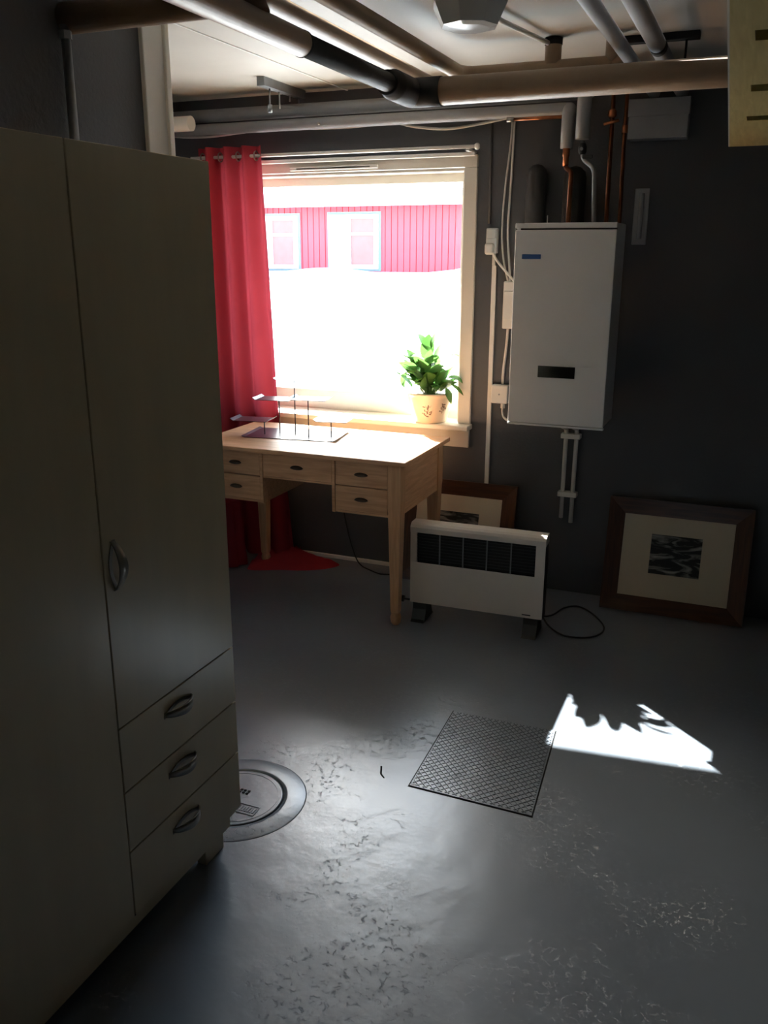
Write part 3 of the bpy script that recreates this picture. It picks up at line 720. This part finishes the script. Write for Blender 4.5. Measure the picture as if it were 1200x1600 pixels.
# main pipe: comes along the ceiling, black foam elbow, runs right
YBAND = 2.40
mp = thing('main_pipe', 'thick beige lagged pipe that turns right at a black foam elbow', 'pipe', (-1.245, 3.25, 2.20))
obj('straight_run', T([(-1.245, YB, 2.20), (-1.245, YBAND, 2.20)], .0345, 28), M['lag'], mp)
obj('end_band', T([(-1.245, YBAND - .002, 2.20), (-1.245, YBAND + .006, 2.20)], .0355, 28), M['gap'], mp)
obj('bare_length', T([(-1.245, YBAND + .006, 2.20), (-1.245, 3.10, 2.20)], .031, 24), M['foam'], mp)
obj('elbow', T(bend([(-1.245, 3.02, 2.20), (-1.245, 3.10, 2.20), (-1.245, 3.252, 2.20), (-1.20, 3.252, 2.20), (-1.13, 3.252, 2.20)], .13, 8), [.040, .044] + [.0495] * 0 + [.0495] * (len(bend([(-1.245, 3.02, 2.20), (-1.245, 3.10, 2.20), (-1.245, 3.252, 2.20), (-1.20, 3.252, 2.20), (-1.13, 3.252, 2.20)], .13, 8)) - 2), 28), M['foam'], mp)
obj('cross_run', T([(-1.135, 3.252, 2.20), (XR, 3.252, 2.20)], .0465, 28), M['lag'], mp)
pipe('branch_pipe', [(-1.86, 2.16, 2.262), (-1.27, 2.16, 2.262), (-1.248, 2.16, 2.215)], .040, 'lag_dark', 'dark brown lagged pipe crossing from the left wall to the main pipe', rad=.02)
pipe('ceiling_pipe', [(-1.318, YB, 2.30), (-1.318, 4.05, 2.30)], .0255, 'lag', 'beige lagged pipe just right of the main pipe, passing over its elbow')
h2 = thing('upper_pipe', 'slimmer beige lagged pipe that bends right behind the main cross run', 'pipe', (-1.14, 3.5, 2.30))
obj('bent_run', T(bend([(-1.146, YB, 2.30), (-1.146, 3.53, 2.30), (-.52, 3.53, 2.30)], .07, 8), .026, 24), M['lag'], h2)
obj('stub', T([(-.800, 3.53, 2.31), (-.800, 3.53, 2.395)], .030, 20), M['lag'], h2)
obj('stub_cap', T([(-.800, 3.53, 2.375), (-.800, 3.53, 2.399)], .0325, 20), M['gap'], h2)
obj('stub', T([(-.585, 3.53, 2.29), (-.585, 3.53, 2.399)], .026, 20), M['lag'], h2)
obj('hanger', T([(-1.146, 2.42, 2.325), (-1.146, 2.42, CZ)], .004, 8), M['gap'], h2)
tag(obj('pipe_hanger', T([(-1.318, 2.42, 2.325), (-1.318, 2.42, CZ)], .004, 8), M['gap']), 'short dark rod holding the middle beige pipe to the ceiling', 'hanger')
pipe('small_pipe', [(-.885, YB, 2.376), (-.885, 3.10, 2.376), (-.885, 3.12, 2.376), (-.815, 3.50, 2.378)], .0085, 'white', 'thin white painted pipe running to the capped stub', n=12, rad=.02)
tag(obj('pipe_joint', T([(-.885, 2.985, 2.376), (-.885, 3.035, 2.376)], .014, 12), M['gap']), 'dark fitting on the thin white ceiling pipe', 'fitting')
pipe('grey_pipe', [(-.515, YB, 2.30), (-.515, 4.23, 2.30)], .0235, 'silver_lag', 'left of the two silver grey lagged pipes under the ceiling at right', grp='silver grey ceiling pipes')
g2 = thing('grey_pipe', 'right one of the two silver grey lagged pipes, with a taped joint', 'pipe', (-.403, 3.5, 2.30), group='silver grey ceiling pipes')
obj('run', T([(-.403, YB, 2.30), (-.403, 4.23, 2.30)], .0275, 24), M['silver_lag'], g2)
obj('tape', T([(-.403, 3.27, 2.30), (-.403, 3.33, 2.30)], .0285, 24), M['foam'], g2)
br = thing('pipe_bracket', 'dark steel ceiling bracket holding the two silver grey pipes', 'bracket', (-.45, 3.62, CZ))
obj('channel', B(-.585, -.300, 3.60, 3.64, CZ - .025, CZ, bev=.002), M['gap'], br)
for x in (-.565, -.345): obj('rod', T([(x, 3.62, CZ - .02), (x, 3.62, 2.29)], .004, 8), M['gap'], br)
obj('cradle', B(-.575, -.335, 3.605, 3.635, 2.262, 2.272, bev=.002), M['steel'], br)

# pipes along the window wall
pipe('wall_pipe', [(-3.05, 4.12, 2.305), (-.765, 4.12, 2.305), (-.765, 4.00, 2.29), (-.765, 4.00, 2.105)], .030, 'silver_lag', 'upper grey lagged pipe along the window wall, turning down over the boiler', rad=.05, grp='grey pipes along the window wall')
pipe('wall_pipe', [(-3.05, 4.09, 2.238), (-.836, 4.09, 2.238), (-.836, 4.03, 2.225), (-.836, 4.03, 2.075)], .026, 'silver_lag', 'lower grey lagged pipe along the window wall, turning down left of the other', rad=.045, grp='grey pipes along the window wall')
tag(obj('pipe_end', T([(-3.05, 4.03, 2.262), (-2.715, 4.03, 2.262)], .036, 24), M['white']), 'short thick white pipe end beside the door post at upper left', 'pipe')
tag(obj('copper_stub', T([(-1.08, 4.05, 2.203), (-.86, 4.05, 2.203)], .0075, 10), M['copper']), 'short bare copper length under the lower grey pipe', 'pipe')
tag(obj('cable_clamp', T([(-1.105, 4.05, 2.203), (-1.075, 4.05, 2.203)], .011, 10), M['nickel']), 'bright metal ferrule at the end of the short copper length', 'fitting')
rk = thing('strut_bracket', 'galvanised ceiling channel with threaded hangers left of the window', 'bracket', (-2.23, 3.98, CZ))
obj('channel', B(-2.190, -2.150, 3.78, 4.18, 2.362, CZ, bev=.002), M['steel'], rk)
for y, zb in ((3.86, 2.28), (3.95, 2.29), (4.05, 2.335), (4.14, 2.335)):
    obj('threaded_rod', T([(-2.170, y, 2.37), (-2.170, y, zb)], .004, 8), M['steel'], rk)
obj('pipe_hook', T([(-2.170, 3.86, 2.295), (-2.170, 3.86, 2.262)], .010, 10), M['steel'], rk)
tag(obj('pipe_screw', T([(-2.02, 4.06, 2.232), (-2.02, 4.045, 2.232)], .006, 8), M['nickel']), 'small shiny screw head on the lower wall pipe', 'screw')
rs = thing('riser_pipe', 'thin dark vertical pipe on the left wall above the wardrobe', 'pipe', (-1.828, 2.14, 0))
obj('tube', T([(-1.828, 2.135, .0), (-1.828, 2.135, 2.24)], .013, 14), M['steel'], rs)
obj('nut', lathe(bmesh.new(), [(.018, 0), (.018, .02)], (-1.828, 2.135, 2.205), 6, smooth=False), M['steel'], rs)

# connections above the boiler
PY = 4.00
pipe('copper_feed', [(-.836, 4.03, 2.08), (-.836, 4.03, 2.00), (-.795, 3.96, 1.975), (-.790, 3.93, 1.767)], .010, 'dull_copper', 'copper pipe from the left grey lagged drop to the boiler top', n=14, rad=.02)
tag(obj('copper_union', T([(-.836, 4.03, 2.075), (-.836, 4.03, 2.045), (-.836, 4.03, 2.040), (-.836, 4.03, 2.005)], [.015, .015, .012, .013], 14), M['copper']), 'shiny copper union under the left grey lagged drop', 'fitting')
pipe('steel_feed', [(-.762, 4.00, 2.10), (-.762, 4.00, 2.03), (-.700, 3.96, 1.985), (-.682, 3.93, 1.767)], .009, 'steel', 'dull pipe from the right lagged drop bending to the boiler top', n=14, rad=.03)
bv = thing('black_valve', 'black valve under the right grey lagged drop above the boiler', 'valve', (-.76, 4.0, 2.06))
obj('body', lathe(bmesh.new(), [(.012, 0), (.018, .01), (.018, .03), (.012, .045)], (-.762, 4.0, 2.045), 12), M['black'], bv)
obj('lever', B(-.758, -.715, 3.982, 3.990, 2.028, 2.042, bev=.002), M['black'], bv)
obj('stem', T([(-.762, 4.0, 2.066), (-.762, 3.976, 2.066)], .007, 10), M['steel'], bv)
c1 = thing('copper_riser', 'copper riser with a small cross handle running from ceiling to boiler', 'pipe', (-.645, 3.99, 1.77), group='copper risers right of the boiler feeds')
obj('tube', T([(-.648, 3.99, 2.34), (-.645, 3.99, 2.10), (-.632, 3.93, 1.767)], .009, 14), M['dull_copper'], c1)
obj('valve_body', lathe(bmesh.new(), [(.011, 0), (.018, .008), (.018, .026), (.011, .034)], (-.647, 3.99, 2.18), 12), M['copper'], c1)
obj('cross_handle', T([(-.675, 3.97, 2.155), (-.615, 3.97, 2.168)], .006, 10), M['copper'], c1)
c2 = thing('copper_riser', 'plain copper riser just right of the one with the cross handle', 'pipe', (-.59, 3.99, 1.77), group='copper risers right of the boiler feeds')
obj('tube', T([(-.592, 3.99, 2.34), (-.592, 3.99, 2.10), (-.578, 3.93, 1.767)], .008, 14), M['dull_copper'], c2)
obj('coupling', lathe(bmesh.new(), [(.012, 0), (.012, .03)], (-.592, 3.99, 2.12), 12), M['copper'], c2)
def capsule(x, y, r, z0, z1): return lathe(bmesh.new(), [(r * .98, z0), (r, z0 + .01), (r, z1 - r), (r * .87, z1 - r * .5), (r * .5, z1 - r * .13), (.003, z1)], (x, y, 0), 24)
tag(obj('flue_cylinder', capsule(-.815, 4.150, .050, 1.61, 2.015), M['foam']), 'black round topped cylinder standing behind the boiler feeds', 'cylinder')
tag(obj('padded_cylinder', capsule(-.992, 4.175, .046, 1.61, 2.03), M['foam_grey']), 'dark grey round topped cylinder on the wall at the boiler top left', 'cylinder')
tag(obj('bleed_pin', T([(-.850, 3.80, 1.764), (-.850, 3.80, 1.797)], .002, 6), M['white_plastic']), 'tiny white pin sticking up from the boiler top', 'pin')

# ------------------------------------------------------------------ ceiling lamp
lp = thing('ceiling_lamp', 'faceted frosted white glass ceiling lamp, unlit', 'lamp', (-.915, 2.86, CZ))
bm = bmesh.new(); lathe(bm, [(.003, 2.292), (.064, 2.294), (.087, 2.300), (.116, 2.358), (.116, 2.385), (.075, 2.396)], (-.900, 2.83, 0), 8, smooth=False)
obj('shade', bm, M['lampglass'], lp)
obj('base', lathe(bmesh.new(), [(.078, 2.384), (.078, CZ)], (-.905, 2.83, 0), 24), M['white'], lp)

# ------------------------------------------------------------------ hanging slotted board at the upper right
hb = thing('slotted_board', 'yellow pine board with dark slots hung overhead at right', 'board', (.0, 2.4, 2.0))
bm = bmesh.new(); xs0, xs1 = -.158, .42
# board built as strips and webs so that the slots are real openings
slots = [(1.72, 1.80), (2.245, 2.335), (2.735, 2.825)]
def edge_x(y): return -.0575 - (y - .60) * .0351
ycuts = [.60] + [v for s in slots for v in s] + [3.47]
for i in range(0, len(ycuts) - 1, 2):
    y0, y1 = ycuts[i], ycuts[i + 1]
    prism(bm, [(edge_x(y0), y0), (.13, y0), (.13, y1), (edge_x(y1), y1)], 2.0, 2.016)
for (y0, y1), sx in zip(slots, (-.058, -.073, -.090)):
    prism(bm, [(edge_x(y0), y0), (sx, y0), (sx, y1), (edge_x(y1), y1)], 2.0, 2.016)
    prism(bm, [(sx + .11, y0), (.13, y0), (.13, y1), (sx + .11, y1)], 2.0, 2.016)
obj('board', bm, M['yellow_pine'], hb)
obj('backing', prism(bmesh.new(), [(edge_x(.7) + .01, .7), (.12, .7), (.12, 3.46), (edge_x(3.46) + .01, 3.46)], 2.030, 2.034), M['laminate_dark'], hb)
bm = bmesh.new(); a, b_ = edge_x(.60), edge_x(3.47)
prism(bm, [(a - .0035, .60), (a, .60), (b_, 3.47), (b_ - .0035, 3.47)], 2.0, 2.034)
obj('edge_strip', bm, M['white'], hb)
for x, y in ((.0, .9), (.0, 3.2), (.10, .9), (.10, 3.2)): obj('hanger', T([(x, y, 2.03), (x, y, CZ)], .005, 8), M['steel'], hb)

# ------------------------------------------------------------------ framed pictures leaning on the wall
def picture(label, xc, y0, W, Hh, lean, etch, rz=0.0):
    t = thing('framed_picture', label, 'picture', (xc, y0, 0), (-lean, 0, rz), 'framed pictures on the floor')
    fw, th_ = .075, .030
    def mitre(pts, mat):   # pts: outer a, outer b, inner b, inner a in (x,z)
        bm = bmesh.new(); hts = [0.0, 0.0, .016, .016]
        fr = [bm.verts.new((p[0], -th_ + h, p[1])) for p, h in zip(pts, hts)]; bk = [bm.verts.new((p[0], 0, p[1])) for p in pts]
        bm.faces.new(fr); bm.faces.new(bk[::-1])
        for i in range(4): j = (i + 1) % 4; bm.faces.new((fr[i], bk[i], bk[j], fr[j]))
        return obj('frame_rail', bm, mat, t, world=False)
    h = W / 2
    mitre([(-h, 0), (h, 0), (h - fw, fw), (-h + fw, fw)], M['mahogany'])
    mitre([(h, Hh), (-h, Hh), (-h + fw, Hh - fw), (h - fw, Hh - fw)], M['mahogany'])
    mitre([(-h, Hh), (-h, 0), (-h + fw, fw), (-h + fw, Hh - fw)], M['mahogany_z'])
    mitre([(h, 0), (h, Hh), (h - fw, Hh - fw), (h - fw, fw)], M['mahogany_z'])
    obj('mat_board', box(bmesh.new(), -h + fw - .004, h - fw + .004, -.012, -.008, fw - .004, Hh - fw + .004), M['matboard'], t, world=False)
    cz = Hh * .53
    obj('print', box(bmesh.new(), -.116, .112, -.0135, -.0118, cz - .094, cz + .094), etch, t, world=False)
    obj('backing_board', box(bmesh.new(), -h + .01, h - .01, -.004, -.001, .01, Hh - .01), M['laminate_dark'], t, world=False)
    return t
picture('wide red-brown framed engraving with cream mat leaning on the wall at right', -.238, 4.098, .645, .540, math.asin(.115 / .54), M['etch_a'])
picture('red-brown framed engraving leaning on the wall half hidden by desk and heater', -1.315, 4.085, .600, .540, math.asin(.125 / .54), M['etch_b'])

# ------------------------------------------------------------------ convector heater
hr = thing('convector_heater', 'cream electric convector heater standing on black feet beside the desk', 'heater', (-1.052, 3.645, 0), (0, 0, math.radians(2.0)))
hw_, hz0, hz1, hd2 = .309, .085, .470, .040
def hobj(n, bm, m, p=hr): return obj(n, bm, M[m], p, world=False)
# side profile swept across: gently bowed top
bm = bmesh.new(); prof_ = [(-hd2, hz0), (-hd2, hz1 - .035), (-hd2 + .006, hz1 - .014), (-hd2 + .020, hz1 - .002), (hd2 - .01, hz1), (hd2, hz1 - .01), (hd2, hz0)]
gz0_, gz1_ = .285, .425
def face_strip(x0, x1, z0, z1, y=-hd2, t=.004): return box(bmesh.new(), x0, x1, y, y + t, z0, z1)
hobj('front_panel', B(-hw_, hw_, -hd2, -hd2 + .004, hz0, gz0_ - .002, bev=.001, seg=1), 'heater')
hobj('grille_cheek', B(-hw_, -hw_ + .030, -hd2, -hd2 + .004, gz0_ - .002, gz1_ + .002), 'heater')
hobj('grille_cheek', B(hw_ - .042, hw_, -hd2, -hd2 + .004, gz0_ - .002, gz1_ + .002), 'heater')
bm = bmesh.new(); pr2 = [(-hd2, gz1_ + .002), (-hd2 - .001, hz1 - .020), (-hd2 + .006, hz1 - .008), (-hd2 + .018, hz1), (hd2 - .006, hz1), (hd2, hz1 - .008), (hd2, gz1_ + .002)]
a = [bm.verts.new((-hw_ - .001, y, z)) for y, z in pr2]; b2 = [bm.verts.new((hw_ + .001, y, z)) for y, z in pr2]
for i in range(len(pr2)): j = (i + 1) % len(pr2); bm.faces.new((a[i], a[j], b2[j], b2[i]))
bm.faces.new(a[::-1]); bm.faces.new(b2); hobj('top_cap', bm, 'heater')
hobj('back_panel', box(bmesh.new(), -hw_, hw_, hd2 - .003, hd2, hz0, gz1_), 'heater')
for s in (-1, 1): hobj('side_panel', B(min(s * hw_, s * (hw_ - .004)), max(s * hw_, s * (hw_ - .004)), -hd2 + .004, hd2 - .003, hz0, gz1_ + .002), 'black')
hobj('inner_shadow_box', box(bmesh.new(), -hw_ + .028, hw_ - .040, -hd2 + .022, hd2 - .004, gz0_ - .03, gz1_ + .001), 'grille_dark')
x0g, x1g = -hw_ + .030, hw_ - .042
for k in range(1, 5):
    x = x0g + (x1g - x0g) * k / 5; hobj('grille_bar', B(x - .0025, x + .0025, -hd2 - .001, -hd2 + .006, gz0_ - .002, gz1_ + .002), 'steel')
fin = box(bmesh.new(), x0g, x1g, -hd2 + .008, -hd2 + .010, 0, .003)
f0 = hobj('grille_wire', fin, 'black_metal'); f0.location.z = gz0_ + .01
for k in range(1, 9): copy_part(f0, hr, (0, 0, gz0_ + .01 + k * .0145))
hobj('bottom_plate', box(bmesh.new(), -hw_ + .004, hw_ - .004, -hd2 + .004, hd2 - .003, hz0, hz0 + .003), 'black')
hobj('seam_highlight', B(hw_ - .040, hw_ - .037, -hd2 - .0015, -hd2, hz0 + .09, gz0_ + .01), 'heater')
hobj('maker_plate', B(hw_ - .090, hw_ - .052, -hd2 - .001, -hd2, hz0 + .012, hz0 + .017), 'black')
def hfoot(x):
    bm = bmesh.new(); pr = [(-.075, 0), (-.060, .010), (-.040, .055), (-.036, hz0), (.036, hz0), (.040, .055), (.060, .010), (.075, 0)]
    a = [bm.verts.new((x - .032, y, z)) for y, z in pr]; b = [bm.verts.new((x + .032, y, z)) for y, z in pr]
    for i in range(len(pr)): j = (i + 1) % len(pr); bm.faces.new((a[i], a[j], b[j], b[i]))
    bm.faces.new(a[::-1]); bm.faces.new(b); return bm
hobj('foot', hfoot(-.262), 'black'); hobj('foot', hfoot(.258), 'black')
kb = bmesh.new(); tube(kb, [(-hw_ - .062, -.01, .085), (-hw_ - .040, -.01, .083)], .015, 16); tube(kb, [(-hw_ - .041, -.01, .083), (-hw_ + .03, -.01, .083)], .005, 8)
hobj('castor_knob', kb, 'black')
hobj('power_cord', tube(bmesh.new(), [Vector(p) - Vector((-1.052, 3.645, 0)) for p in smooth_path([(-.775, 3.685, .10), (-.76, 3.74, .05), (-.735, 3.86, .012), (-.70, 3.98, .006), (-.64, 4.02, .006), (-.57, 3.96, .006), (-.505, 3.85, .006), (-.49, 3.77, .006), (-.515, 3.70, .006), (-.57, 3.66, .006), (-.65, 3.655, .006), (-.72, 3.72, .006), (-.765, 3.80, .008), (-.79, 3.88, .006), (-.82, 4.05, .006), (-.84, 4.18, .006)], 6)], .004, 8), 'black')

# ------------------------------------------------------------------ outside
gr = bmesh.new(); nx, ny = 12, 24; rows = []
def gz(y): 
    t = max(0, min(1, (y - 4.6) / 11.4)); return .62 + .68 * t ** 1.1
for j in range(ny + 1):
    y = 4.48 + (60 - 4.48) * (j / ny) ** 2; rows.append([gr.verts.new((-45 + 80 * i / nx, y, gz(y))) for i in range(nx + 1)])
for a, b in zip(rows, rows[1:]):
    for i in range(nx): gr.faces.new((a[i], a[i + 1], b[i + 1], b[i]))
g = struct('ground', gr, M['snow'])
bm = bmesh.new(); NXs = 60; pr_ = []
for i in range(NXs + 1):
    x = -14 + 14 * i / NXs; h = .02 + .10 * abs(math.sin(x * 1.1 + .4)) ** 2
    pr_.append([bm.verts.new((x, 15.1, gz(15.1) - .03)), bm.verts.new((x, 15.35, gz(15.3) + h)), bm.verts.new((x, 15.6, gz(15.6) - .03))])
for a, b in zip(pr_, pr_[1:]):
    for k in range(2): bm.faces.new((a[k], a[k + 1], b[k + 1], b[k])).smooth = True
tag(obj('bank', bm, M['snow']), 'low uneven bright bank in front of the red building', 'bank')
RY = 16.0
rb = thing('red_building', 'red board clad building with white windows seen through the window', 'building', (-7.5, RY, 1.0))
obj('wall', B(-13.5, -1.0, RY + .03, RY + 5, .9, 2.50), M['red_board'], rb)
bw = .125
b0 = obj('board', B(0, bw - .012, 0, .024, 0, 1.55, bev=.004, seg=1), M['red_board'], rb, world=False)
k = 0; x = -12.0
first = True
while x < -2.5:
    loc = (x + 7.5, .006, -.05)
    if first: b0.location = loc; first = False
    else: copy_part(b0, rb, loc)
    x += bw
# eaves board and roof
obj('fascia', B(-13.8, -.7, RY - .42, RY - .36, 2.46, 2.72), M['out_white'], rb)
obj('soffit', B(-13.8, -.7, RY - .36, RY + .03, 2.50, 2.53), M['out_white'], rb)
bm = bmesh.new(); v = [bm.verts.new(p) for p in ((-13.8, RY - .45, 2.70), (-.7, RY - .45, 2.70), (-.7, RY + 2.6, 3.6), (-13.8, RY + 2.6, 3.6), (-13.8, RY + 5.6, 2.70), (-.7, RY + 5.6, 2.70))]
bm.faces.new(v[:4]); bm.faces.new((v[3], v[2], v[5], v[4])); bm.faces.new((v[0], v[3], v[4])); bm.faces.new((v[1], v[5], v[2]))
obj('roof', bm, M['snow'], rb)
def far_window(x0, x1, z0, z1):
    y = RY - .035
    f = obj('window', B(x0 - .05, x1 + .05, y + .02, RY + .02, z0 - .04, z1 + .05), M['blue_grey'], rb)
    bm = bmesh.new(); t = .075
    for b in ((x0, x1, z1 - t, z1), (x0, x1, z0, z0 + t), (x0, x0 + t, z0 + t, z1 - t), (x1 - t, x1, z0 + t, z1 - t)): box(bm, b[0], b[1], y - .03, y + .022, b[2], b[3])
    mid = x0 + (x1 - x0) * .42; box(bm, mid - .03, mid + .03, y - .03, y + .022, z0 + t, z1 - t)
    box(bm, mid + .03, x1 - t, y - .02, y + .018, z0 + (z1 - z0) * .62, z0 + (z1 - z0) * .67)
    obj('window_frame', bm, M['out_white'], f)
    obj('blind', B(x0 + t, mid - .03, y + .004, y + .012, z0 + t, z1 - t), M['out_white'], f)
    obj('pane', B(mid + .03, x1 - t, y + .004, y + .012, z0 + t, z1 - t), M['out_pane'], f)
far_window(-7.77, -6.76, 1.345, 2.33); far_window(-9.46, -8.46, 1.335, 2.32); far_window(-11.2, -10.2, 1.335, 2.32)
cab('washing_line', [(-10.2, 14.6, 1.38), (-9.0, 14.6, 1.22), (-7.9, 14.6, 1.16), (-7.0, 14.6, 1.14), (-6.2, 14.6, 1.19), (-5.2, 14.6, 1.30), (-4.2, 14.6, 1.46)], .012, 'pale rope sagging in front of the red building outside', 'rope', 'rope')
for x, z in ((-10.2, 1.45), (-4.2, 1.55)):
    p = tag(obj('rope_post', T([(x, 14.6, 1.1), (x, 14.6, z)], .03, 10), M['out_white']), 'short white post holding the %s end of the rope outside' % ('left' if x < -8 else 'right'), 'post', 'posts of the outside rope')
